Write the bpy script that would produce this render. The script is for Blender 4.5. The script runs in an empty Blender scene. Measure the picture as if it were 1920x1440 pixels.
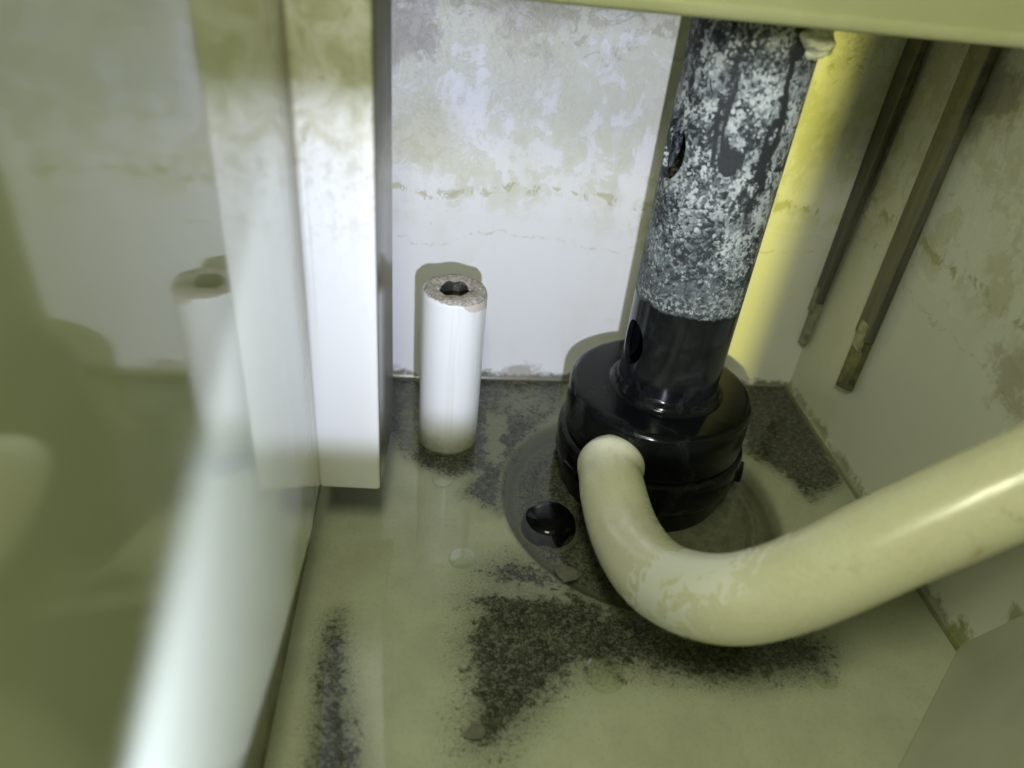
import bpy, bmesh, math, random
import numpy as np
from mathutils import Vector, Matrix
random.seed(7)
PI = math.pi
S = bpy.context.scene
col = S.collection

# ------------------------------------------------------------------ camera
F = 1373.0
def nrm(v): return v/np.linalg.norm(v)
_down = nrm(np.array([-216, -1971, -F])); _Y = nrm(np.array([-42, 961, -F]))
_Z = -_down; _Y = nrm(_Y-_Z*np.dot(_Y, _Z)); _X = np.cross(_Y, _Z)
R = np.array([_X, _Y, _Z]); CAM = np.array([0, 0, .35])
def ray(px, py): return R@np.array([px-960, 720-py, -F])
def hit(px, py, ax=2, val=0.0):
    d = ray(px, py); return CAM+d*((val-CAM[ax])/d[ax])
cd = bpy.data.cameras.new('camera'); cam = bpy.data.objects.new('camera', cd); col.objects.link(cam)
cd.sensor_width = 36; cd.lens = 36*F/1920; cd.clip_start = .005; cd.clip_end = 20
M = Matrix([[*R[0], CAM[0]], [*R[1], CAM[1]], [*R[2], CAM[2]], [0, 0, 0, 1]])
cam.matrix_world = M
cd.dof.use_dof = True; cd.dof.focus_distance = .47; cd.dof.aperture_fstop = 4.6
S.camera = cam

# ------------------------------------------------------------------ node helpers
class NT:
    def __init__(s, name, rough=.4, spec=.5):
        s.m = bpy.data.materials.new(name); s.m.use_nodes = True
        s.t = s.m.node_tree; s.n = s.t.nodes; s.b = s.n['Principled BSDF']
        s.out = s.n['Material Output']
        s.b.inputs['Roughness'].default_value = rough
        s.b.inputs['Specular IOR Level'].default_value = spec
        s.co = s.n.new('ShaderNodeTexCoord').outputs['Object']
    def link(s, a, b): s.t.links.new(a, b)
    def put(s, sock, v):
        if hasattr(v, 'is_output') or hasattr(v, 'links'): s.link(v, sock)
        elif isinstance(v, tuple) and len(v) == 3 and sock.type == 'RGBA': sock.default_value = (*v, 1)
        else: sock.default_value = v
    def math(s, op, a, b=0.0, c=None, clamp=False):
        n = s.n.new('ShaderNodeMath'); n.operation = op; n.use_clamp = clamp
        s.put(n.inputs[0], a); s.put(n.inputs[1], b)
        if c is not None: s.put(n.inputs[2], c)
        return n.outputs[0]
    def mapr(s, v, a, b, c=0.0, d=1.0, smooth=True):
        n = s.n.new('ShaderNodeMapRange'); n.interpolation_type = 'SMOOTHSTEP' if smooth else 'LINEAR'
        s.put(n.inputs[0], v)
        for i, x in enumerate((a, b, c, d)): s.put(n.inputs[i+1], x)
        return n.outputs[0]
    def vec(s, sc=(1, 1, 1), off=(0, 0, 0), rot=(0, 0, 0)):
        n = s.n.new('ShaderNodeMapping'); s.link(s.co, n.inputs[0])
        n.inputs['Scale'].default_value = sc; n.inputs['Location'].default_value = off; n.inputs['Rotation'].default_value = rot
        return n.outputs[0]
    def noise(s, scale, detail=5, rough=.55, dist=0.0, vec=None, typ='FBM'):
        n = s.n.new('ShaderNodeTexNoise'); s.link(vec if vec is not None else s.co, n.inputs['Vector'])
        n.inputs['Scale'].default_value = scale; n.inputs['Detail'].default_value = detail
        n.inputs['Roughness'].default_value = rough; n.inputs['Distortion'].default_value = dist
        return n.outputs[0]
    def voro(s, scale, vec=None, feat='F1'):
        n = s.n.new('ShaderNodeTexVoronoi'); n.feature = feat; s.link(vec if vec is not None else s.co, n.inputs['Vector'])
        n.inputs['Scale'].default_value = scale
        return n.outputs['Distance']
    def cell(s, scale, amp=.004, nsc=260, st=(1, 1, 1)):
        nn = s.n.new('ShaderNodeTexNoise'); s.link(s.co, nn.inputs['Vector']); nn.inputs['Scale'].default_value = nsc; nn.inputs['Detail'].default_value = 3
        v1 = s.n.new('ShaderNodeVectorMath'); v1.operation = 'SCALE'; s.link(nn.outputs['Color'], v1.inputs[0]); v1.inputs['Scale'].default_value = amp
        v2 = s.n.new('ShaderNodeVectorMath'); s.link(s.co, v2.inputs[0]); s.link(v1.outputs[0], v2.inputs[1])
        mp = s.n.new('ShaderNodeMapping'); s.link(v2.outputs[0], mp.inputs[0]); mp.inputs['Scale'].default_value = st
        n = s.n.new('ShaderNodeTexVoronoi'); s.link(mp.outputs[0], n.inputs['Vector']); n.inputs['Scale'].default_value = scale
        sp_ = s.n.new('ShaderNodeSeparateXYZ'); s.link(n.outputs['Color'], sp_.inputs[0]); return sp_.outputs[0]
    def mix(s, f, a, b):
        n = s.n.new('ShaderNodeMix'); n.data_type = 'RGBA'
        s.put(n.inputs[0], f); s.put(n.inputs[6], a if not isinstance(a, tuple) else (*a[:3], 1)); s.put(n.inputs[7], b if not isinstance(b, tuple) else (*b[:3], 1))
        return n.outputs[2]
    def xyz(s, src=None):
        n = s.n.new('ShaderNodeSeparateXYZ'); s.link(src if src is not None else s.co, n.inputs[0]); return n.outputs
    def attr(s, name):
        n = s.n.new('ShaderNodeAttribute'); n.attribute_name = name; return n.outputs['Fac']
    def bump(s, h, strength=.3, dist=.001):
        n = s.n.new('ShaderNodeBump'); n.inputs['Strength'].default_value = strength; n.inputs['Distance'].default_value = dist
        s.put(n.inputs['Height'], h); s.link(n.outputs[0], s.b.inputs['Normal']); return n.outputs[0]
    def color(s, v): s.put(s.b.inputs['Base Color'], v)
    def rough(s, v): s.put(s.b.inputs['Roughness'], v)

# ------------------------------------------------------------------ materials
def mat_floor():
    k = NT('moulded_floor', .5)
    sd = k.attr('mold'); pale = k.attr('pale'); sump = k.attr('sump')
    big = k.noise(35, 6, .6); fine = k.noise(380, 5, .78); grain = k.noise(800, 4, .8); blot = k.noise(120, 6, .7, .6)
    base = k.mix(k.mapr(big, .3, .7), (.58, .57, .51), (.66, .65, .59))
    base = k.mix(k.math('MULTIPLY', k.mapr(fine, .50, .70), .35), base, (.34, .31, .20))
    # dark growth: coverage = distance field + noise
    cov = k.math('ADD', sd, k.math('ADD', k.math('MULTIPLY', k.math('SUBTRACT', blot, .5), 1.0), k.math('MULTIPLY', k.math('SUBTRACT', fine, .5), .9)))
    core = k.mapr(cov, .43, .66)
    pep = k.mapr(k.math('ADD', k.math('MULTIPLY', sd, 1.0), k.math('SUBTRACT', fine, .5)), .50, .66)
    dust = k.mapr(k.math('ADD', k.math('MULTIPLY', sd, .60), k.math('SUBTRACT', grain, .5)), .20, .40)
    m = k.math('MAXIMUM', k.math('MAXIMUM', core, pep), k.math('MULTIPLY', dust, .65))
    dark = k.mix(k.mapr(grain, .44, .60), (.020, .020, .017), (.24, .235, .20))
    dark = k.mix(k.mapr(fine, .54, .64), dark, (.26, .25, .205))
    cr = k.cell(520); dark = k.mix(k.mapr(cr, .80, .84, 0, .8), dark, (.27, .265, .225)); dark = k.mix(k.mapr(cr, .22, .18, 0, .8), dark, (.014, .014, .012))
    v = k.voro(300)
    dark = k.mix(k.mapr(k.noise(230, 6, .8), .46, .60, 0, .75), dark, (.022, .022, .018))
    dark = k.mix(k.math('MULTIPLY', k.mapr(v, .12, .20, 1, 0), k.mapr(blot, .5, .6)), dark, (.30, .30, .28))
    pl = k.mapr(k.math('ADD', pale, k.math('MULTIPLY', k.math('SUBTRACT', blot, .5), 2.2)), .40, .75)
    m = k.math('MULTIPLY', m, k.math('SUBTRACT', 1.0, k.math('MULTIPLY', pl, .55)))
    c = k.mix(m, base, dark)
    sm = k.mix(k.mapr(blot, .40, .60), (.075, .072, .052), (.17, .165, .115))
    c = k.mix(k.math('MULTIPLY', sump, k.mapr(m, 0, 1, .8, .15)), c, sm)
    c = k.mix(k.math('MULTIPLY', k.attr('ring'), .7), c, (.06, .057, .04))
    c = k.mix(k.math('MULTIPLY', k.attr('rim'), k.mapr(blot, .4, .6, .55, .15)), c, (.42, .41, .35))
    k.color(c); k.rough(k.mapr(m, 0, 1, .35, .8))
    k.bump(k.math('ADD', k.math('MULTIPLY', m, k.math('ADD', fine, grain)), k.math('MULTIPLY', blot, .15)), .5, .0012)
    return k.m

def mat_wall(name, lvl, stain, clean=(.76, .76, .745), heavy=1.0, lowc=(.11, .105, .075), spots=()):
    k = NT(name, .3)
    z = k.xyz()[2]; x = k.xyz()[0]
    warp = k.noise(14, 6, .65, .5); blot = k.noise(48, 8, .68, .5); fleck = k.noise(170, 7, .72, .3); fine = k.noise(600, 4, .7)
    run = k.noise(1, 6, .6, .2, k.vec((55, 55, 14)))
    cloud = k.noise(17, 5, .6, .4)
    h = k.math('ADD', z, k.math('MULTIPLY', k.math('SUBTRACT', warp, .5), .05))
    above = k.mapr(h, lvl-.004, lvl+.028)
    high = k.mapr(h, lvl+.05, lvl+.17)
    amt = k.math('MULTIPLY', above, k.mapr(k.math('ADD', k.math('ADD', k.math('MULTIPLY', run, .5), k.math('MULTIPLY', cloud, .5)), k.math('ADD', k.math('MULTIPLY', high, .10), k.math('MULTIPLY', k.math('SUBTRACT', blot, .5), .45))), .45, .60))
    patch = k.mapr(k.math('ADD', blot, k.math('MULTIPLY', amt, .14)), .54, .60)
    peel = k.math('MULTIPLY', patch, above)
    crust = k.math('MULTIPLY', k.mapr(k.math('ADD', k.math('MULTIPLY', fleck, .6), k.math('MULTIPLY', run, .4)), .51, .56), above)
    body = k.mix(k.math('MULTIPLY', amt, .58*heavy), clean, stain[0])
    body = k.mix(k.math('MULTIPLY', crust, .40), body, (.74, .74, .71))
    body = k.mix(k.math('MULTIPLY', peel, .20*heavy), body, stain[1])
    rimw = k.math('MULTIPLY', k.mapr(k.math('ABSOLUTE', k.math('SUBTRACT', k.math('ADD', blot, k.math('MULTIPLY', amt, .14)), .555)), .0, .012, 1, 0), above)
    body = k.mix(k.math('MULTIPLY', rimw, .25), body, (.80, .80, .77))
    d3 = k.math('ADD', k.noise(60, 8, .7, 1), k.mapr(z, lvl+.09, lvl+.15, -.1, .05))
    body = k.mix(k.math('MULTIPLY', k.mapr(d3, .56, .64), .45), body, stain[2])
    # a broken row of flakes just over the line
    band = k.math('MULTIPLY', k.mapr(h, lvl+.021, lvl+.024), k.mapr(h, lvl+.027, lvl+.030, 1, 0))
    band = k.math('MULTIPLY', band, k.mapr(k.noise(60, 5, .7, 1.0, k.vec((1, 1, .8), (.7, 0, 0))), .51, .535))
    body = k.mix(k.math('MULTIPLY', band, .8), body, stain[1])
    # thin tide line
    tl = k.math('MULTIPLY', k.mapr(h, lvl-.010, lvl-.0085), k.mapr(h, lvl-.0085, lvl-.007, 1, 0))
    tl = k.math('MULTIPLY', tl, k.mapr(fleck, .45, .6))
    body = k.mix(k.math('MULTIPLY', tl, .5), body, stain[1])
    # dirt creeping up from the floor
    low = k.mapr(k.math('ADD', z, k.math('ADD', k.math('MULTIPLY', k.math('SUBTRACT', fleck, .5), .020), k.math('MULTIPLY', k.math('SUBTRACT', cloud, .5), -.030))), .0035, .0105, 1, 0)
    body = k.mix(k.math('MULTIPLY', low, .9), body, lowc)
    for (sx, sy, sz, sr, sc_, st_) in spots:
        vd = k.n.new('ShaderNodeVectorMath'); vd.operation = 'DISTANCE'; k.link(k.co, vd.inputs[0]); vd.inputs[1].default_value = (sx, sy, sz)
        mm = k.mapr(k.math('ADD', k.math('MULTIPLY', vd.outputs['Value'], 1/sr), k.math('MULTIPLY', k.math('SUBTRACT', k.math('ADD', k.math('MULTIPLY', blot, .7), k.math('MULTIPLY', fleck, .3)), .5), 4.0)), .45, 1.1, 1, 0)
        body = k.mix(k.math('MULTIPLY', mm, st_), body, sc_)
    faint = k.mapr(k.noise(25, 5, .6, .3, k.vec((1, 1, .35), (3, 1, 2))), .5, .75, 0, .28)
    body = k.mix(faint, body, stain[0])
    k.color(body); k.rough(k.mapr(above, 0, 1, .22, .55))
    k.bump(k.math('ADD', k.math('ADD', k.math('MULTIPLY', crust, .5), k.math('MULTIPLY', peel, -.6)), k.math('MULTIPLY', k.math('MULTIPLY', fine, above), .25)), .35, .0008)
    return k.m

def mat_panel():
    k = NT('glossy_white_panel', .06, .5)
    x, y, z = k.xyz()
    st = k.noise(1, 7, .65, .15, k.vec((100, 60, 4)))
    scr = k.noise(1, 6, .7, .3, k.vec((200, 160, 5)))
    near = k.mapr(y, .17, .30)
    g = k.math('MULTIPLY', k.mapr(st, .52, .66), near)
    gr = k.math('MULTIPLY', k.mapr(k.noise(140, 6, .7), .60, .68), k.mapr(y, .25, .31))
    grime = k.math('MULTIPLY', k.mapr(k.math('ADD', y, k.math('MULTIPLY', k.math('SUBTRACT', st, .5), .10)), .272, .300), k.mapr(z, .05, .24, .25, 1))
    c = k.mix(k.math('MULTIPLY', g, .35), (.54, .57, .42), (.76, .76, .75))
    c = k.mix(k.math('MULTIPLY', gr, .5), c, (.30, .29, .20))
    c = k.mix(k.math('MULTIPLY', grime, .85), c, (.27, .26, .19))
    k.color(c)
    k.rough(k.math('ADD', k.mapr(k.math('MULTIPLY', k.mapr(scr, .5, .7), near), 0, 1, .045, .18), k.math('MULTIPLY', grime, .3)))
    k.put(k.b.inputs['Coat Weight'], k.mapr(grime, 0, 1, .42, .12))
    k.put(k.b.inputs['IOR'], 1.5)
    k.put(k.b.inputs['Specular IOR Level'], 1.0)
    k.b.inputs['Coat Roughness'].default_value = .03; k.b.inputs['Coat IOR'].default_value = 1.6
    k.bump(k.math('ADD', k.math('MULTIPLY', scr, .5), k.math('MULTIPLY', st, .5)), .05, .0006)
    return k.m

def mat_bar():
    k = NT('post_plastic', .25)
    x, y, z = k.xyz()
    fleck = k.noise(230, 6, .7, .3); blot = k.noise(55, 7, .65, .6); side = k.noise(1, 5, .6, 0, k.vec((400, 400, 6)))
    hi = k.mapr(k.math('ADD', z, k.math('MULTIPLY', k.math('SUBTRACT', blot, .5), .03)), .165, .215)
    mid = k.math('MULTIPLY', k.mapr(z, .135, .175), k.mapr(z, .185, .215, 1, .5))
    c = k.mix(k.math('MULTIPLY', hi, k.mapr(blot, .35, .62, .25, .85)), (.76, .76, .75), (.42, .41, .26))
    c = k.mix(k.math('MULTIPLY', k.mapr(fleck, .53, .58), k.math('MULTIPLY', mid, .45)), c, (.50, .50, .45))
    c = k.mix(k.math('MULTIPLY', k.mapr(k.noise(70, 8, .7, 1.2), .58, .62), k.math('MULTIPLY', hi, .5)), c, (.27, .26, .16))
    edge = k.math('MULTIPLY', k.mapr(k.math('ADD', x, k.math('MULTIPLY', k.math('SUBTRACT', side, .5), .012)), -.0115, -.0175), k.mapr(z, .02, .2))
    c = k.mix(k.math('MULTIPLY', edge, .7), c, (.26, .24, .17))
    sv = k.noise(1, 6, .65, .3, k.vec((170, 170, 5), (2, 0, 0)))
    c = k.mix(k.math('MULTIPLY', k.mapr(k.math('ADD', k.math('MULTIPLY', sv, .5), k.math('MULTIPLY', blot, .5)), .50, .62), k.mapr(z, .10, .24, .0, .55)), c, (.40, .37, .27))
    side_shade = k.math('MULTIPLY', k.mapr(x, .0166, .0170), k.mapr(side, .35, .6, .75, .97))  # right face darkened in colour, standing in for its shade
    c = k.mix(side_shade, c, (.07, .068, .052))
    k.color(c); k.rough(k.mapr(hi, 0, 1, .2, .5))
    k.bump(k.math('ADD', k.math('MULTIPLY', fleck, hi), k.math('MULTIPLY', fleck, mid)), .3, .0006)
    return k.m

def mat_simple(name, c1, c2, sc=60, rough=.3, bump=.0, spec=.5):
    k = NT(name, rough, spec); n = k.noise(sc, 6, .6, .3)
    k.color(k.mix(k.mapr(n, .35, .68), c1, c2))
    if bump: k.bump(k.noise(sc*4, 5, .65), bump, .0008)
    return k.m

def mat_pole():
    k = NT('scaled_black_pipe', .3)
    x, y, z = k.xyz()
    edge = k.noise(140, 6, .7)
    zz = k.math('ADD', z, k.math('MULTIPLY', k.math('SUBTRACT', edge, .5), .012))
    up = k.mapr(zz, .0755, .077)
    hi = k.mapr(z, .10, .23)
    big = k.noise(38, 4, .6, .4); coarse = k.noise(120, 8, .75, .6, k.vec((1, 1, .7))); med = k.noise(230, 8, .78, .5); fin = k.noise(650, 5, .8, .2)
    stre = k.noise(1, 7, .7, .8, k.vec((60, 60, 17), (3, 0, 0)))
    f = k.math('ADD', k.math('MULTIPLY', k.mapr(z, .10, .24, .25, .95, False), coarse), k.math('ADD', k.math('MULTIPLY', k.mapr(z, .10, .24, .85, .25, False), med), k.math('ADD', k.math('MULTIPLY', fin, .12), k.math('MULTIPLY', big, .35))))
    f = k.math('ADD', f, k.math('MULTIPLY', k.mapr(x, -.03, .03), .04))
    f = k.math('ADD', f, k.mapr(z, .095, .135, -.07, 0))
    f = k.math('ADD', f, k.math('MULTIPLY', k.math('SUBTRACT', stre, .5), k.mapr(z, .12, .20, .1, .35)))
    c1 = k.cell(300, .009, 170, (1, 1, .62)); c2 = k.cell(620, .004, 350); c3 = k.cell(1200, .002, 500)
    dens = k.math('ADD', k.mapr(big, .38, .60, -.24, .07), k.mapr(k.math('ADD', x, k.math('MULTIPLY', k.math('SUBTRACT', coarse, .5), .06)), -.02, .03, -.04, .10))
    w1 = k.math('MULTIPLY', k.mapr(k.math('ADD', c1, dens), .62, .64), k.mapr(k.math('ADD', z, k.math('MULTIPLY', big, .05)), .14, .17))
    w2 = k.mapr(k.math('ADD', c2, k.math('ADD', dens, k.mapr(z, .082, .135, -.20, 0))), .70, .72)
    w3 = k.mapr(k.math('ADD', c3, dens), .74, .77)
    white = k.math('MAXIMUM', k.math('MAXIMUM', w1, w2), k.math('MULTIPLY', w3, .45))
    mid = k.mapr(k.math('ADD', k.math('MULTIPLY', med, .6), k.math('MULTIPLY', c2, .35)), .46, .66)
    blk = k.mix(k.mapr(edge, .4, .7), (.004, .005, .006), (.010, .012, .013))
    c = k.mix(mid, (.012, .016, .018), (.17, .20, .205))
    c = k.mix(k.math('MULTIPLY', k.mapr(big, .46, .58), .65), c, (.20, .235, .245))
    c = k.mix(k.math('MULTIPLY', white, .92), c, k.mix(k.mapr(k.math('ADD', k.math('MULTIPLY', k.noise(60, 4), .4), k.math('MULTIPLY', fin, .6)), .42, .58), (.22, .24, .235), (.47, .50, .475)))
    bk = k.math('MULTIPLY', k.mapr(c2, .16, .13), .9); c = k.mix(bk, c, (.008, .010, .012))
    holes = k.mapr(stre, .54, .56)
    c = k.mix(k.math('MULTIPLY', holes, k.mapr(z, .12, .16)), c, (.012, .015, .017))
    wob = k.math('MULTIPLY', k.math('SUBTRACT', k.noise(55, 6, .75, .5), .5), .034)
    riv = k.mapr(k.math('ABSOLUTE', k.math('ADD', k.math('SUBTRACT', x, .0125), wob)), .0022, .0036, 1, 0)
    riv = k.math('MAXIMUM', riv, k.math('MULTIPLY', k.mapr(k.math('ABSOLUTE', k.math('ADD', k.math('ADD', x, .016), wob)), .0012, .0024, 1, 0), k.mapr(z, .17, .185)))
    c = k.mix(k.math('MULTIPLY', riv, k.mapr(z, .125, .145)), c, (.010, .013, .015))
    e = fin
    c = k.mix(k.math('MULTIPLY', k.mapr(k.math('ADD', z, k.math('MULTIPLY', k.math('SUBTRACT', med, .5), .05)), .080, .125, 1, 0), k.math('SUBTRACT', .72, k.math('MULTIPLY', w2, .35))), c, (.022, .028, .027))
    band = k.math('MULTIPLY', k.mapr(zz, .077, .079), k.mapr(zz, .079, .095, 1, 0))
    c = k.mix(k.math('MULTIPLY', band, k.math('MULTIPLY', k.mapr(k.noise(500, 4, .7), .49, .58), .7)), c, (.42, .45, .42))
    low = k.math('MULTIPLY', k.mapr(k.noise(45, 7, .7, 1), .50, .64), .35)
    blk = k.mix(low, blk, (.028, .034, .033))
    k.color(k.mix(up, blk, c)); k.rough(k.mapr(up, 0, 1, .16, .62))
    k.bump(k.math('MULTIPLY', up, k.math('ADD', k.math('MULTIPLY', white, .6), k.math('MULTIPLY', e, .6))), .7, .0012)
    return k.m

def mat_black(name='black_plastic', dirt=.15):
    k = NT(name, .14, .22); n = k.noise(40, 8, .7, .8); f = k.noise(400, 4, .7)
    k.color(k.mix(k.math('MULTIPLY', k.mapr(n, .48, .68), dirt), (.003, .0035, .004), (.05, .053, .047)))
    k.rough(k.mapr(n, .35, .7, .10, .34)); k.bump(f, .03, .0004)
    return k.m

def mat_hose():
    k = NT('cream_hose_plastic', .16)
    n = k.noise(22, 6, .65, .8, k.vec((1, 1, 1))); st = k.noise(45, 7, .7, 1.2)
    x = k.xyz()[0]
    c = k.mix(k.mapr(n, .4, .7, 0, .6), (.72, .705, .53), (.63, .60, .41))
    c = k.mix(k.math('MULTIPLY', k.mapr(st, .58, .72), k.mapr(x, .03, .12, .08, .7)), c, (.40, .35, .17))
    c = k.mix(k.math('MULTIPLY', k.mapr(k.noise(700, 3, .7), .5, .62), .12), c, (.30, .27, .13))
    # wiped smears at the bend
    xs = k.xyz()
    dx = k.math('MULTIPLY', k.math('SUBTRACT', xs[0], .018), 26); dy = k.math('MULTIPLY', k.math('ADD', xs[1], .116), 36)
    d = k.math('SQRT', k.math('ADD', k.math('MULTIPLY', dx, dx), k.math('MULTIPLY', dy, dy)))
    sm = k.mapr(k.math('ADD', d, k.math('MULTIPLY', k.math('SUBTRACT', k.noise(75, 5, .6, 1.5), .5), 2.4)), .62, .66, 1, 0)
    c = k.mix(k.math('MULTIPLY', sm, .8), c, (.82, .82, .76))
    k.color(c); k.rough(k.mapr(k.math('MAXIMUM', k.mapr(n, .4, .7), sm), 0, 1, .13, .36)); k.bump(k.math('ADD', k.noise(60, 4, .5), k.math('MULTIPLY', sm, .25)), .12, .0012)
    return k.m

def mat_tube():
    k = NT('white_standpipe', .10)
    x, y, z = k.xyz()
    n = k.noise(160, 6, .7, .4); f = k.noise(500, 5, .75)
    n2 = k.noise(60, 4, .6)
    r = k.math('SQRT', k.math('ADD', k.math('MULTIPLY', x, x), k.math('MULTIPLY', y, y)))
    edge = k.math('ADD', z, k.math('ADD', k.math('MULTIPLY', x, .06), k.math('MULTIPLY', k.math('SUBTRACT', n, .5), .0035)))
    top = k.mapr(edge, .1235, .1243)
    flow = k.mapr(k.math('ADD', k.math('ADD', z, k.math('MULTIPLY', k.math('SUBTRACT', n2, .5), .02)), k.math('MULTIPLY', x, .75)), .1275, .1285)
    c = k.mix(flow, (.78, .79, .78), (.56, .50, .44))
    crust = k.mix(k.mapr(f, .40, .62), (.27, .235, .20), (.54, .50, .45))
    c = k.mix(top, c, crust)
    c = k.mix(k.math('MULTIPLY', k.mapr(r, .0096, .0108, 1, 0), k.mapr(z, .07, .072)), c, (.012, .010, .008))
    c = k.mix(k.math('MULTIPLY', k.mapr(k.noise(1, 5, .6, 0, k.vec((160, 160, 8))), .5, .7), .25), c, (.58, .57, .46))
    low = k.mapr(k.math('ADD', z, k.math('MULTIPLY', n, .012)), .008, .024, 1, 0)  # shadow band round the pipe's foot, painted into its colour
    c = k.mix(k.math('MULTIPLY', low, .75), c, (.25, .25, .17))
    k.color(c); k.rough(k.mapr(k.math('MAXIMUM', k.math('MAXIMUM', top, flow), k.mapr(r, .0105, .0115, 1, 0)), 0, 1, .12, .85))
    k.bump(k.math('MULTIPLY', top, k.math('ADD', f, n)), .8, .0008)
    return k.m

def mat_water():
    k = NT('shallow_water')
    k.n.remove(k.b)
    tr = k.n.new('ShaderNodeBsdfTransparent'); tr.inputs[0].default_value = (.90, .93, .85, 1)
    gl = k.n.new('ShaderNodeBsdfGlossy'); gl.inputs['Roughness'].default_value = .012
    fr = k.n.new('ShaderNodeFresnel'); fr.inputs[0].default_value = 1.36
    bp = k.n.new('ShaderNodeBump'); bp.inputs['Strength'].default_value = .02; bp.inputs['Distance'].default_value = .001
    k.link(k.noise(30, 2, .5), bp.inputs['Height']); k.link(bp.outputs[0], gl.inputs['Normal'])
    mx = k.n.new('ShaderNodeMixShader'); k.link(k.math('MULTIPLY', fr.outputs[0], 2.0), mx.inputs[0]); k.link(tr.outputs[0], mx.inputs[1]); k.link(gl.outputs[0], mx.inputs[2])
    k.link(mx.outputs[0], k.out.inputs[0])
    return k.m

def mat_strip():
    k = NT('grimy_strip', .3)
    x, y, z = k.xyz()
    n = k.noise(1, 6, .65, .2, k.vec((300, 120, 14))); b = k.noise(90, 7, .7, .5)
    c = k.mix(k.mapr(n, .35, .65), (.045, .045, .037), (.095, .095, .08))
    hi = k.mapr(z, .14, .25)
    c = k.mix(k.math('MULTIPLY', hi, k.mapr(b, .45, .6, .2, .85)), c, (.16, .15, .10))
    k.color(c); k.bump(b, .2, .0006)
    return k.m

def W3(px, py, ax, v): return tuple(float(q) for q in hit(px, py, ax, v))
MAT = dict(floor=mat_floor(),
    back=mat_wall('stained_back_wall', .135, ((.56, .57, .38), (.46, .46, .26), (.30, .28, .18)), (.76, .76, .755), .9, spots=[(*W3(740, 45, 1, .505), .030, (.34, .32, .27), .8), (*W3(1000, 15, 1, .505), .035, (.36, .34, .24), .5), (*W3(800, 250, 1, .505), .03, (.50, .50, .32), .6), (*W3(1235, 420, 1, .518), .022, (.50, .49, .28), .6), (*W3(980, 708, 1, .508), .018, (.20, .18, .12), .6), (*W3(735, 705, 1, .503), .014, (.20, .18, .12), .6)]),
    right=mat_wall('stained_side_wall', .15, ((.50, .50, .31), (.38, .37, .20), (.24, .22, .12)), (.66, .67, .57), 1.0, (.22, .22, .15), spots=[(*W3(1898, 700, 0, .3), .022, (.27, .21, .10), .55), (*W3(1800, 1200, 0, .304), .012, (.20, .22, .06), .8), (*W3(1905, 1165, 0, .304), .010, (.22, .24, .08), .7), (*W3(1860, 180, 0, .295), .03, (.20, .17, .09), .6)]),
    front=mat_simple('front_wall_plastic', (.60, .60, .48), (.66, .66, .54), 20, .35),
    lip=mat_simple('rim_plastic', (.62, .63, .44), (.55, .56, .36), 18, .35, .05),
    panel=mat_panel(), bar=mat_bar(), pole=mat_pole(), black=mat_black(), rubber=mat_black('black_rubber', .12), hose=mat_hose(), tube=mat_tube(),
    water=mat_water(), strip=mat_strip(),
    tip=mat_simple('clear_tip_plastic', (.32, .32, .24), (.18, .18, .12), 140, .12, .1),
    tipdark=mat_simple('dark_tip_plastic', (.12, .12, .045), (.05, .05, .025), 140, .15, .1),
    glob=mat_simple('sealant', (.66, .66, .47), (.52, .52, .34), 120, .6, .8),
    dark=mat_simple('tube_bore_dark', (.006, .006, .005), (.02, .018, .014), 200, .9),  # near-black, for the disc inside the stub pipe's bore
    flake=mat_simple('lime_flake', (.17, .165, .12), (.11, .11, .08), 200, .4, .2),
    bubble=None)
def mat_bub():
    k = NT('bubble_film'); k.n.remove(k.b)
    tr = k.n.new('ShaderNodeBsdfTransparent'); tr.inputs[0].default_value = (.93, .95, .9, 1)
    gl = k.n.new('ShaderNodeBsdfGlossy'); gl.inputs['Roughness'].default_value = .05
    lw = k.n.new('ShaderNodeLayerWeight'); lw.inputs[0].default_value = .22
    mx = k.n.new('ShaderNodeMixShader'); k.link(lw.outputs['Facing'], mx.inputs[0]); k.link(tr.outputs[0], mx.inputs[1]); k.link(gl.outputs[0], mx.inputs[2])
    k.link(mx.outputs[0], k.out.inputs[0]); return k.m
MAT['bubble'] = mat_bub()
MAT['lower'] = mat_simple('dirty_lower_wall', (.24, .24, .15), (.34, .34, .23), 60, .3, .1)

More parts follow.
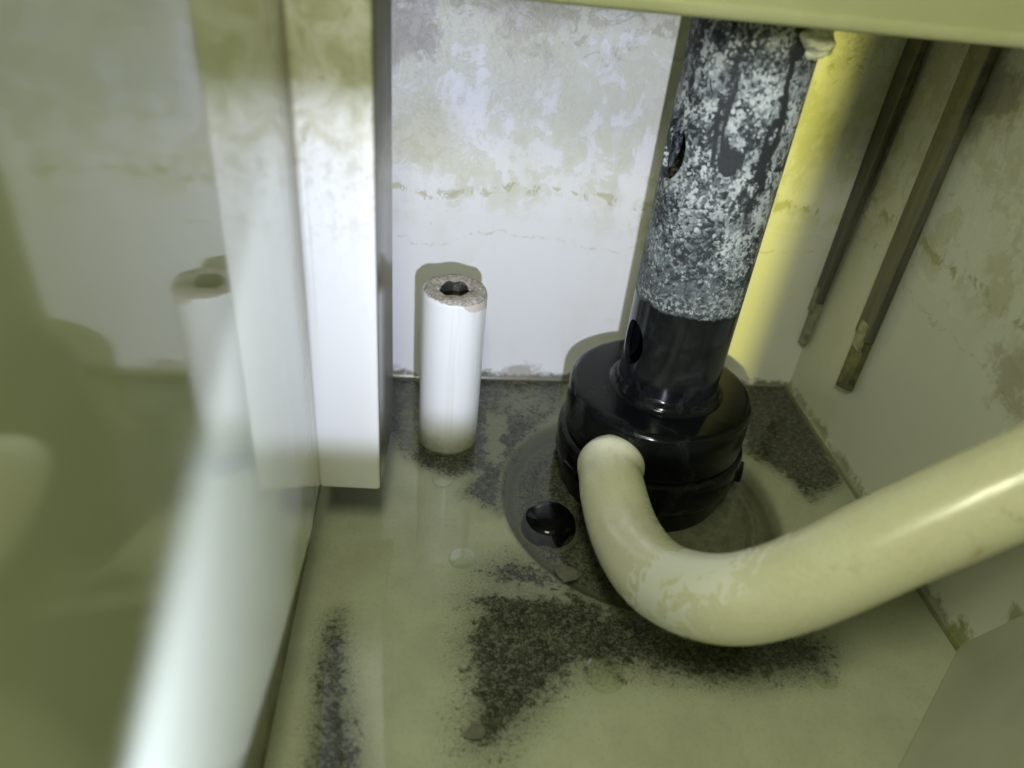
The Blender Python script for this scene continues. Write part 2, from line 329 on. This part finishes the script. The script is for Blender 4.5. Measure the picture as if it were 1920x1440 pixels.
# ------------------------------------------------------------------ object helpers
def link_mesh(name, bm, mat, parent=None, smooth=True, angle=40):
    me = bpy.data.meshes.new(name)
    bmesh.ops.recalc_face_normals(bm, faces=bm.faces)
    bm.to_mesh(me); bm.free(); me.materials.append(mat)
    if smooth:
        me.polygons.foreach_set('use_smooth', [True]*len(me.polygons))
        try: me.set_sharp_from_angle(angle=math.radians(angle))
        except Exception: pass
    o = bpy.data.objects.new(name, me); col.objects.link(o)
    if parent: o.parent = parent
    return o
def thing(name, label, cat, loc=(0, 0, 0), group=None):
    o = bpy.data.objects.new(name, None); o.empty_display_size = .02; col.objects.link(o); o.location = loc
    return tag(o, label, cat, group)
def tag(o, label, cat, group=None):
    o['label'] = label; o['category'] = cat
    if group: o['group'] = group
    return o
def lathe(bm, prof, seg=96, c=(0, 0), closed=False):
    rings = []
    for r, z in prof:
        if r < 1e-6: rings.append([bm.verts.new((c[0], c[1], z))])
        else: rings.append([bm.verts.new((c[0]+r*math.cos(2*PI*i/seg), c[1]+r*math.sin(2*PI*i/seg), z)) for i in range(seg)])
    n = len(rings)
    for k in range(n if closed else n-1):
        a, b = rings[k], rings[(k+1) % n]
        for i in range(seg):
            j = (i+1) % seg
            if len(a) == 1 and len(b) == 1: continue
            if len(a) == 1: bm.faces.new((a[0], b[i], b[j]))
            elif len(b) == 1: bm.faces.new((a[i], a[j], b[0]))
            else: bm.faces.new((a[i], a[j], b[j], b[i]))
    return rings
def box(bm, x0, x1, y0, y1, z0, z1, bev=0.0, seg=3):
    t = bmesh.new(); vs = [t.verts.new((x, y, z)) for x in (x0, x1) for y in (y0, y1) for z in (z0, z1)]
    for f in ((0, 1, 3, 2), (4, 6, 7, 5), (0, 4, 5, 1), (2, 3, 7, 6), (0, 2, 6, 4), (1, 5, 7, 3)): t.faces.new([vs[i] for i in f])
    if bev: bmesh.ops.bevel(t, geom=list(t.edges), offset=bev, segments=seg, profile=.5, affect='EDGES')
    me = bpy.data.meshes.new('tmp'); t.to_mesh(me); t.free(); bm.from_mesh(me); bpy.data.meshes.remove(me)
def prism(bm, pts, axis_vec, thick):
    a = [bm.verts.new(p) for p in pts]; b = [bm.verts.new(Vector(p)+Vector(axis_vec)*thick) for p in pts]
    bm.faces.new(a); bm.faces.new(b[::-1]); n = len(pts)
    for i in range(n): bm.faces.new((a[i], a[(i+1) % n], b[(i+1) % n], b[i]))
def catmull(P, n=14):
    out = []; P = [2*P[0]-P[1]]+P+[2*P[-1]-P[-2]]
    for i in range(1, len(P)-2):
        for k in range(n):
            t = k/n
            out.append(.5*((2*P[i])+(P[i+1]-P[i-1])*t+(2*P[i-1]-5*P[i]+4*P[i+1]-P[i+2])*t*t+(3*P[i]-P[i-1]-3*P[i+1]+P[i+2])*t**3))
    out.append(P[-2]); return out
def sweep(bm, path, rad, seg=48, caps=True):
    P = [Vector(p) for p in path]; N = len(P)
    up = Vector((0, 0, 1)); rings = []; prev = None
    for i, p in enumerate(P):
        t = (P[min(i+1, N-1)]-P[max(i-1, 0)]).normalized()
        if prev is None: u = t.orthogonal().normalized()
        else: u = (prev-t*prev.dot(t)).normalized()
        prev = u; v = t.cross(u); r = rad(i/(N-1)) if callable(rad) else rad
        rings.append([bm.verts.new(p+(u*math.cos(2*PI*k/seg)+v*math.sin(2*PI*k/seg))*r) for k in range(seg)])
    for a, b in zip(rings, rings[1:]):
        for k in range(seg): bm.faces.new((a[k], a[(k+1) % seg], b[(k+1) % seg], b[k]))
    if caps: bm.faces.new(rings[0][::-1]); bm.faces.new(rings[-1])

# ------------------------------------------------------------------ floor with sump, growth masks
SC = np.array([.131, .372]); SR = .098
PX = dict(a=[(705, 690), (1075, 690), (1065, 780), (985, 830), (950, 880), (935, 960), (868, 925), (905, 880), (850, 888), (775, 862), (722, 805), (705, 760)],
          b=[(905, 1075), (960, 1050), (1060, 1080), (1140, 1150), (1250, 1190), (1500, 1195), (1545, 1215), (1530, 1245), (1380, 1250), (1200, 1235), (1090, 1240), (1040, 1275), (985, 1340), (925, 1400), (885, 1402), (893, 1300), (876, 1200), (905, 1150), (882, 1128)],
          c=[(1380, 690), (1490, 690), (1572, 895), (1525, 940), (1470, 890), (1395, 845)],
          d=[(612, 1180), (636, 1150), (648, 1300), (668, 1440), (670, 1500), (570, 1500), (590, 1400)])
PALE = dict(a=[(912, 772), (945, 782), (935, 870), (918, 860)], b=[(890, 1085), (1060, 1105), (1055, 1122), (890, 1112)])
def sdist(P, poly):
    poly = np.array(poly); d = np.full(len(P), 1e9); ins = np.zeros(len(P), bool)
    for i in range(len(poly)):
        a, b = poly[i], poly[(i+1) % len(poly)]; e = b-a; w = P-a
        t = np.clip((w@e)/(e@e), 0, 1); d = np.minimum(d, np.linalg.norm(w-t[:, None]*e, axis=1))
        c = (a[1] > P[:, 1]) != (b[1] > P[:, 1])
        with np.errstate(divide='ignore', invalid='ignore'): xi = (b[0]-a[0])*(P[:, 1]-a[1])/(b[1]-a[1])+a[0]
        ins ^= c & (P[:, 0] < xi)
    return np.where(ins, d, -d)
def sst(x, a, b): t = np.clip((x-a)/(b-a), 0, 1); return t*t*(3-2*t)
nx, ny = 300, 330
xs = np.linspace(-.135, .335, nx); ys = np.linspace(.03, .56, ny)
GX, GY = np.meshgrid(xs, ys); P2 = np.stack([GX.ravel(), GY.ravel()], 1)
rr = np.linalg.norm(P2-SC, axis=1)
gz = -.008*sst(rr, SR, SR-.004)+.003*sst(rr, SR-.013, SR-.018)-.006*sst(rr, SR-.018, SR-.024)
gz = gz+.0004*np.exp(-((rr-SR-.001)/.0025)**2)
def wpoly(pp): return [hit(*q)[:2] for q in pp]
mold = np.full(len(P2), -1.0)
soft = dict(a=.016, b=.040, c=.016, d=.022)
for kk, pp in PX.items():
    s = sdist(P2, wpoly(pp)); sf = soft[kk]
    mold = np.maximum(mold, np.where(s > 0, .5+np.clip(s/.012, 0, 1)*.35, .5+np.clip(s/sf, -1, 0)*.5))
inside = sst(rr, SR-.002, SR-.014)
mold = np.maximum(mold, inside*(.36+.28*sst(P2[:, 0], .17, .07)))
def wblob(px, py, r, a, fx=1.0):
    c = hit(px, py)[:2]; d = np.hypot((P2[:, 0]-c[0])/fx, P2[:, 1]-c[1]); return a*np.exp(-(d/r)**2)
mold = mold-wblob(985, 755, .036, .38, 1.4)-wblob(1000, 1110, .016, .14, 1.8)-wblob(1440, 790, .02, .08)+wblob(745, 760, .018, .15)+wblob(840, 860, .018, .15, 1.5)
mold = mold+wblob(1330, 1200, .035, .22, 1.6)+wblob(1550, 900, .012, .2)
mold = np.clip(mold, 0, 1)
pale = np.zeros(len(P2))
for pp in PALE.values(): pale = np.maximum(pale, sst(sdist(P2, wpoly(pp)), -.014, .008))
me = bpy.data.meshes.new('floor')
idx = np.arange(nx*ny).reshape(ny, nx)
faces = np.stack([idx[:-1, :-1], idx[:-1, 1:], idx[1:, 1:], idx[1:, :-1]], -1).reshape(-1, 4)
me.from_pydata(np.column_stack([P2, gz]).tolist(), [], faces.tolist())
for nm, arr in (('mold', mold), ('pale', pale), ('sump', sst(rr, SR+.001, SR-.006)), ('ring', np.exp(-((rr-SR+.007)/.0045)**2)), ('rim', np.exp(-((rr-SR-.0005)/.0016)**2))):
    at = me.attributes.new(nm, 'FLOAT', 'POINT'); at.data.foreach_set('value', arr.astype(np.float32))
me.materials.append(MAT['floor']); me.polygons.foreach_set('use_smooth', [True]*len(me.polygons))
fl = bpy.data.objects.new('floor', me); col.objects.link(fl); fl['kind'] = 'structure'

# water film
bm = bmesh.new(); vs = [bm.verts.new(p) for p in ((-.135, .03, .0014), (.335, .03, .0014), (.335, .56, .0014), (-.135, .56, .0014))]; bm.faces.new(vs)
w = link_mesh('water', bm, MAT['water'], smooth=False); w['kind'] = 'structure'

# ------------------------------------------------------------------ tank walls
tank = thing('tank', 'stained off-white plastic tank whose walls surround the black pipe and hose', 'tank')
def strip_wall(pts, z1, rad, into, name, mat, nseg=8, top_out=None):
    """wall along plan polyline pts with a fillet at its foot; into = unit vec into the room"""
    bm = bmesh.new(); into = Vector((*into, 0)); prof = [(-rad, 0), ]
    prof = [(rad*(1-math.sin(a)), rad*(1-math.cos(a))) for a in [PI/2*(1-i/nseg) for i in range(nseg+1)]]
    prof = [(rad-rad*math.sin(t), rad-rad*math.cos(t)) for t in [i/nseg*PI/2 for i in range(nseg+1)]]
    prof.append((0, z1))
    rows = []
    for p in pts:
        rows.append([bm.verts.new(Vector((p[0], p[1], -.0005))+into*d+Vector((0, 0, z))) for d, z in prof])
    for a, b in zip(rows, rows[1:]):
        for i in range(len(prof)-1): bm.faces.new((a[i], b[i], b[i+1], a[i+1]))
    # back shell for thickness
    q = [bm.verts.new(Vector((p[0], p[1], z))-into*.006) for p in (pts[0], pts[-1]) for z in (-.0005, z1)]
    bm.faces.new((q[0], q[1], q[3], q[2]))
    bm.faces.new((rows[0][-1], rows[-1][-1], q[3], q[1]))
    return link_mesh(name, bm, mat, tank)
def back_y(x): return .503+.062*(x+.06)
strip_wall([(-.13, back_y(-.13)), (.315, back_y(.315))], .36, .006, (.06, -1), 'back_wall', MAT['back'])
strip_wall([(.2895, .545), (.305, .26), (.308, .18)], .36, .008, (-1, 0), 'side_wall', MAT['right'])
strip_wall([(-.0985, .53), (-.075, .03)], .30, .004, (1, 0), 'lower_side_wall', MAT['lower'])
# drafted corner wall, lower right
bm = bmesh.new()
A = Vector((.307, .263, -.001)); B = Vector((.160, .115, -.001)); U = Vector((.0, -.018, .048))*5.5; D = Vector((-.05, -.035, 0))
E0 = [A, A+(B-A)*.5, B, B+D*2]
lo = [bm.verts.new(p) for p in E0]; hi = [bm.verts.new(p+U) for p in E0]; bk = [bm.verts.new(p+Vector((.004, -.006, 0))) for p in E0]; bh = [bm.verts.new(p+U+Vector((.004, -.006, 0))) for p in E0]
for i in range(3):
    bm.faces.new((lo[i], lo[i+1], hi[i+1], hi[i])); bm.faces.new((bk[i], bk[i+1], bh[i+1], bh[i])); bm.faces.new((hi[i], hi[i+1], bh[i+1], bh[i]))
link_mesh('front_wall', bm, MAT['front'], tank)
# rim crossing the top of the view
bm = bmesh.new(); zr = float(hit(1440, 47, 1, .368)[2]); box(bm, -.14, .36, .368, .47, zr, zr+.06, .0028, 4); box(bm, -.14, .36, .3655, .372, zr+.0003, zr+.0075, .0026, 4)
rim = link_mesh('rim', bm, MAT['lip'], tank)

# ------------------------------------------------------------------ left divider panel
PB = .08; PCN = -.0744+PB*.308
def px_(y): return PCN-PB*y
def hpan(px, py):
    d = ray(px, py); nn = np.array([1, PB, 0]); p = CAM+d*((PCN-nn@CAM)/(nn@d)); return float(p[1]), float(p[2])
q0, q1, q2, q3 = hpan(588, 968), hpan(581, 1010), hpan(520, 1230), hpan(455, 1440)
sl = (q3[1]-q2[1])/(q3[0]-q2[0])
poly = [(.502, q0[1]-.004), (q0[0]+.02, q0[1]-.003), q0, hpan(586, 990), q1, q2, q3, (-.16, q3[1]+sl*(-.16-q3[0])), (-.16, .60), (.502, .60)]
bm = bmesh.new()
nrmv = Vector((1, PB, 0)).normalized()
prism(bm, [(px_(y), y, z) for y, z in poly], -nrmv, .0045)
pn = link_mesh('divider_panel', bm, MAT['panel'], smooth=False)
tag(pn, 'tall glossy pale partition at the left, mirroring the white stub pipe', 'panel')
bv = pn.modifiers.new('bevel', 'BEVEL'); bv.width = .0008; bv.segments = 2

# white square post
bx0, bx1, by0, by1 = -.0756, -.0408, .308, .375
bc = ((bx0+bx1)/2, by0, .0565)
bm = bmesh.new(); box(bm, bx0-bc[0], bx1-bc[0], 0, by1-by0, 0, .40, .0026, 4)
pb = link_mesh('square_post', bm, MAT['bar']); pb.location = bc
tag(pb, 'white square post hanging against the glossy partition, end clear of the floor', 'post')

# ------------------------------------------------------------------ white stub pipe
T0 = (-.0065, .431, -.001)
stub = thing('stub_pipe', 'short upright white pipe with crusted hollow top beside the square post', 'pipe', T0)
bm = bmesh.new()
seg = 96; zt = .1255; r0 = .0217
prof = [(r0+.0006, 0), (r0+.0004, .004), (r0, .012), (r0, zt-.004), (r0-.0006, zt-.0015), (r0-.002, zt), (r0-.005, zt+.0003), (r0-.008, zt-.0002), (.0118, zt-.0004), (.0102, zt-.0012), (.0095, zt-.004), (.0095, zt-.05), (0, zt-.05)]
rg = lathe(bm, prof, seg)
for k, ring in enumerate(rg[5:13]):
    kk = k+5
    for i, v in enumerate(ring):
        a = 2*PI*i/len(ring)
        if kk >= 8:
            s = 1+.07*math.sin(2*a+.6)+.07*math.sin(3*a+1)+.03*math.sin(7*a); v.co.x *= s*1.02; v.co.y *= s*.80
            if kk <= 9: v.co.z += .0006*math.sin(7*a)
        else: v.co.z += .0005*math.sin(6*a+kk)+random.uniform(-.00015, .00015)
link_mesh('pipe', bm, MAT['tube'], stub, angle=60)
bm = bmesh.new(); lathe(bm, [(.0088, zt-.012), (0, zt-.0125)], 48)
for v in bm.verts: v.co.y *= .82
link_mesh('bore', bm, MAT['dark'], stub)

# ------------------------------------------------------------------ black overflow pipe
PC = (.1415, .41)
pole = thing('overflow_pipe', 'tall black pipe caked in white limescale rising from the round housing', 'pipe', (PC[0], PC[1], .066))
def pipe_with_holes():
    bm = bmesh.new(); r, ri = .0335, .0305
    lathe(bm, [(r, 0), (r, .32), (ri, .32), (ri, 0)], 128, closed=True)
    o = link_mesh('pipe', bm, MAT['pole'], None)
    cuts = []
    for ang, z, rad in ((192, .168, .0125), (196, .044, .0115), (40, .11, .0115)):
        b2 = bmesh.new(); bmesh.ops.create_cone(b2, cap_ends=True, segments=48, radius1=rad, radius2=rad, depth=.03)
        a = math.radians(ang)
        m = Matrix.Translation((.036*math.cos(a), .036*math.sin(a), z)) @ Matrix.Rotation(a, 4, 'Z') @ Matrix.Rotation(PI/2, 4, 'Y') @ Matrix.Diagonal((1.35, 1, 1, 1))
        bmesh.ops.transform(b2, matrix=m, verts=b2.verts)
        c = link_mesh('cutter', b2, MAT['dark'], None, smooth=False); cuts.append(c)
        md = o.modifiers.new('cut', 'BOOLEAN'); md.operation = 'DIFFERENCE'; md.object = c; md.solver = 'EXACT'
    dg = bpy.context.evaluated_depsgraph_get(); me = bpy.data.meshes.new_from_object(o.evaluated_get(dg))
    o.modifiers.clear(); o.data = me
    for c in cuts: bpy.data.objects.remove(c, do_unlink=True)
    me.polygons.foreach_set('use_smooth', [True]*len(me.polygons)); me.set_sharp_from_angle(angle=math.radians(35))
    if not me.materials: me.materials.append(MAT['pole'])
    o.parent = pole
pipe_with_holes()
bm = bmesh.new(); lathe(bm, [(.0338, .0150), (.0347, .014), (.0352, .011), (.0362, .0088), (.0380, .0073), (.0392, .0068), (.0392, .004), (.0338, .004)], 96, closed=True)
link_mesh('collar', bm, MAT['black'], pole)

# ------------------------------------------------------------------ round black housing
HC = (.1385, .41)
cup = thing('strainer_housing', 'round black plastic housing with lidded top standing in the floor recess', 'housing', (HC[0], HC[1], -.011))
bm = bmesh.new()
lathe(bm, [(0, .0832), (.030, .0834), (.0570, .0834), (.0600, .0829), (.0618, .0816), (.0626, .0790), (.0630, .063), (.0630, .0505), (.0612, .0492), (.0600, .0490), (.0, .0490)], 128)
link_mesh('lid', bm, MAT['black'], cup)
bm = bmesh.new()
rg = lathe(bm, [(0, .0489), (.0598, .0489), (.0604, .0470), (.0636, .0462), (.0652, .0450), (.0660, .0425), (.0663, .0380), (.0660, .0250), (.0652, .0225), (.0630, .0215), (.0618, .0200), (.0610, .004), (.0600, .001), (0, .001)], 160)
for ring in rg[1:]:
    if len(ring) < 2: continue
    for i, v in enumerate(ring):
        a = i/len(ring)*2*PI; ph = (a*6/(2*PI)) % 1
        if .40 < ph < .46 and .022 < v.co.z < .044:
            v.co.x *= .975; v.co.y *= .975
link_mesh('body', bm, MAT['black'], cup, angle=30)
# bayonet lugs
for a in (-22, -150, 100):
    bm = bmesh.new(); ar = math.radians(a)
    box(bm, .060, .0695, -.008, .008, .026, .034, .0012, 2)
    bmesh.ops.rotate(bm, verts=bm.verts, cent=(0, 0, 0), matrix=Matrix.Rotation(ar, 3, 'Z'))
    link_mesh('lug', bm, MAT['black'], cup)
# spigot towards the hose
HE = np.array([.096, .344, .048])
bm = bmesh.new(); s0 = Vector((.127-HC[0], .392-HC[1], .050)); s1 = Vector((HE[0]+.002-HC[0], HE[1]+.006-HC[1], .055))
sweep(bm, [s0, s0.lerp(s1, .5), s1], .0155, 40)
link_mesh('spigot', bm, MAT['black'], cup)
# ------------------------------------------------------------------ hose
def at(px, py, d): return CAM+ray(px, py)/F*d
HL = (.096, .344, .048)
hose = thing('curved_hose', 'thick cream plastic hose bending from the black housing up to the right', 'hose', HL)
way = [(1147, 858, .478), (1146, 905, .458), (1172, 1000, .425), (1232, 1082, .380), (1345, 1122, .340), (1480, 1098, .322), (1700, 1000, .306), (1930, 897, .292), (2160, 790, .280), (2500, 640, .265)]
wp = [Vector(at(*q))-Vector(HL) for q in way]
bm = bmesh.new()
path = catmull(wp, 16)
def hr(t):
    r = .0204
    if t < .03: r = .0190+.0014*math.sqrt(max(0, t/.03))
    r += .0012*math.exp(-((t-.045)/.03)**2)
    r -= .0006*math.exp(-((t-.10)/.02)**2)
    return r
sweep(bm, path, hr, 64)
link_mesh('hose', bm, MAT['hose'], hose)

# ------------------------------------------------------------------ sensor strips on the side wall
def strip_obj(label, top_px, bot_px, xw, wid, tipfrac, dk):
    b = hit(*bot_px, 0, xw); t = hit(*top_px, 0, xw)
    L = t[2]-b[2]+.06
    st = thing('gauge_strip', label, 'strip', (xw, b[1], b[2]), 'strips on the side wall')
    dy = (t[1]-b[1])/(t[2]-b[2])
    tl = L*tipfrac
    def seg_(z0, z1, w0, w1, th, name, mat, slant=0.0):
        bm = bmesh.new()
        pts = [(-th, -w0/2, z0+slant), (-th, w0/2, z0), (-th, w1/2, z1), (-th, -w1/2, z1)]
        pts = [(x, y+dy*z, z) for x, y, z in pts]
        prism(bm, pts, (1, 0, 0), th+.001)
        bmesh.ops.bevel(bm, geom=list(bm.edges), offset=.0009, segments=2, profile=.5, affect='EDGES')
        return link_mesh(name, bm, mat, st, smooth=False)
    seg_(tl, L, wid, wid*1.08, .0050, 'strip_body', MAT['strip'])
    seg_(0, tl-.0004, wid*.92, wid*.96, .0036, 'strip_tip', MAT['tipdark'] if dk else MAT['tip'], .007)
    seg_(tl-.010, tl+.012, wid*.60, wid*.60, .0056, 'clear_window', MAT['tip'])
    return st
strip_obj('narrow grey strip nearest the back corner of the tank, with a clear tip', (1722, 90), (1500, 650), .2880, .0170, .155, False)
strip_obj('wider grey strip farther from the back corner, reaching lower, with a dark tip', (1852, 90), (1582, 735), .2925, .0195, .16, True)

# sealant glob under the rim
bm = bmesh.new(); bmesh.ops.create_icosphere(bm, subdivisions=5, radius=.0115)
from mathutils import noise as mn
for v in bm.verts:
    n = mn.noise(v.co*130)*.28+mn.noise(v.co*420)*.10; v.co *= 1+n; v.co.z *= .72; v.co.x *= 1.15
g = link_mesh('sealant_blob', bm, MAT['glob']); p = hit(1520, 72, 1, .388); g.location = p
tag(g, 'lumpy pale sealant blob under the rim beside the black pipe top', 'sealant')

# round plug in the sump
pl = hit(1028, 988, 2, -.007)
pt = thing('round_plug', 'small round black plug in the floor recess beside the hose end', 'plug', (pl[0], pl[1], -.0108))
bm = bmesh.new(); rr_ = .0185
lathe(bm, [(rr_*.98, 0), (rr_, .002), (rr_, .006), (rr_*.96, .0095), (rr_*.86, .0125), (rr_*.70, .0148), (rr_*.4, .0165), (0, .0170)], 80)
link_mesh('cap', bm, MAT['rubber'], pt)
bm = bmesh.new(); lathe(bm, [(rr_+.003, 0), (rr_+.003, .002), (rr_+.0015, .0032), (rr_*.98, .003), (rr_*.98, 0)], 80, closed=True)
link_mesh('seat_ring', bm, MAT['flake'], pt)

# bubbles and flakes
def bubble(px, py, r, label, flat=.09):
    p = hit(px, py); bm = bmesh.new()
    lathe(bm, [(r*math.cos(a), r*flat*math.sin(a)) for a in [i/10*PI/2 for i in range(11)]], 48)
    o = link_mesh('bubble', bm, MAT['bubble']); o.location = (p[0], p[1], .0016)
    tag(o, label, 'bubble', 'bubbles on the water')
    return o
bubble(866, 1051, .0085, 'pale flat bubble on clear water left of the floor recess', .06)
bubble(1132, 1268, .0115, 'largest round bubble below the bend of the cream hose', .10)
bubble(1545, 1275, .007, 'faint bubble in the shade right below the hose')
bubble(828, 905, .0065, 'small bubble below the white stub pipe')
bubble(1516, 925, .0055, 'small bubble at the tip of the dark growth by the side wall')
rnd = random.Random(3)
bm = bmesh.new(); n0 = 0
for i in range(70):                                    # foam line where the water meets the wall
    x = rnd.choice((rnd.uniform(.02, .075), rnd.uniform(.02, .075), rnd.uniform(-.055, -.035)))
    r = rnd.uniform(.0006, .0018); m = Matrix.Translation((x, back_y(x)-rnd.uniform(.004, .010), .0015+r*.2)) @ Matrix.Diagonal((1, 1, .7, 1))
    bmesh.ops.create_icosphere(bm, subdivisions=2, radius=r, matrix=m)
fo = link_mesh('foam', bm, MAT['bubble']); fo['kind'] = 'stuff'; fo['label'] = 'fine foam beads along the foot of the back wall'; fo['category'] = 'foam'
def flake(px, py, s, label, seed):
    p = hit(px, py); r = random.Random(seed); bm = bmesh.new(); n = 7
    pts = [(s*r.uniform(.6, 1.1)*math.cos(2*PI*i/n), s*r.uniform(.5, 1)*math.sin(2*PI*i/n), 0) for i in range(n)]
    prism(bm, pts, (0, 0, 1), .0009)
    o = link_mesh('lime_flake', bm, MAT['flake'], smooth=False); o.location = (p[0], p[1], .0012); o.rotation_euler = (r.uniform(-.05, .05), r.uniform(-.05, .05), 0)
    tag(o, label, 'flake', 'loose flakes on the floor')
flake(1062, 1080, .0095, 'largest pale flake by the lower rim of the floor recess', 1)
flake(890, 1378, .006, 'pale oval flake at the bottom tip of the dark growth', 5)
flake(1128, 1165, .003, 'tiny grey flake in the dark growth left of the hose bend', 8)

# ------------------------------------------------------------------ light
def look(o, d): o.rotation_euler = Vector(d).to_track_quat('-Z', 'Y').to_euler()
sp = bpy.data.lights.new('torch', 'POINT'); so = bpy.data.objects.new('torch', sp); col.objects.link(so)
so.location = (.030, .0, .27)
sp.energy = 8.5; sp.color = (1, 1, 1); sp.shadow_soft_size = .004
sp.use_nodes = True                                    # torch beam mask by direction; also cuts in shade of clipping things not modelled
class LT(NT):
    def __init__(s, tree):
        s.t = tree; s.n = tree.nodes; s.co = s.n.new('ShaderNodeTexCoord').outputs['Normal']
L = LT(sp.node_tree); em = L.n['Emission']
dx, dy, dz = L.xyz()
u = L.math('DIVIDE', dx, dy); v = L.math('DIVIDE', dz, dy)
lo_ = L.mapr(u, -.62, -.34, -1.28, -.60)
hi_ = L.math('MINIMUM', L.math('ADD', u, .38), L.mapr(u, -.23, -.19, .0, .05))
m1 = L.mapr(L.math('SUBTRACT', v, lo_), -.03, .05)
m2 = L.mapr(L.math('MULTIPLY', L.math('SUBTRACT', hi_, v), L.mapr(u, -.75, -.40, .28, 1)), -.035, .05)
m3 = L.mapr(u, .375, .45, 1, 0)
near = L.math('MULTIPLY', L.mapr(u, -.90, -.30, .95, 1, False), L.mapr(u, -.26, -.16, .56, 1))
front = L.mapr(L.math('MULTIPLY', dy, 1), .05, .1)
mask = L.math('MULTIPLY', L.math('MULTIPLY', m1, m2), L.math('MULTIPLY', m3, L.math('MULTIPLY', near, front)))
warm = L.math('ADD', L.mapr(u, .345, .385, 0, .85), L.mapr(u, .05, .35, 0, .10))
cc = L.mix(warm, L.mix(L.mapr(u, -.42, -.20), (.64, .69, 1.0), (.74, .78, 1.0)), (1.0, .95, .15))
L.link(cc, em.inputs[0]); L.link(L.math('MULTIPLY', mask, L.mapr(u, .345, .385, 1, 1.35)), em.inputs[1])
ar = bpy.data.lights.new('room_light', 'AREA'); ao = bpy.data.objects.new('room_light', ar); col.objects.link(ao)
ao.location = (-.030, -.05, .60); look(ao, (.17, .36, -.50)); ar.size = .11; ar.energy = 1.95; ar.color = (.98, 1.0, .71)
W = bpy.data.worlds.new('World'); S.world = W; W.use_nodes = True
bg = W.node_tree.nodes['Background']; bg.inputs[0].default_value = (.60, .70, .20, 1); bg.inputs[1].default_value = .22

S.view_settings.view_transform = 'Standard'; S.view_settings.look = 'None'; S.view_settings.gamma = 1; S.view_settings.exposure = 0
S.view_settings.use_curve_mapping = False
S.render.engine = 'CYCLES'
S.cycles.max_bounces = 8; S.cycles.transparent_max_bounces = 12; S.cycles.sample_clamp_indirect = 4
S.cycles.use_denoising = True
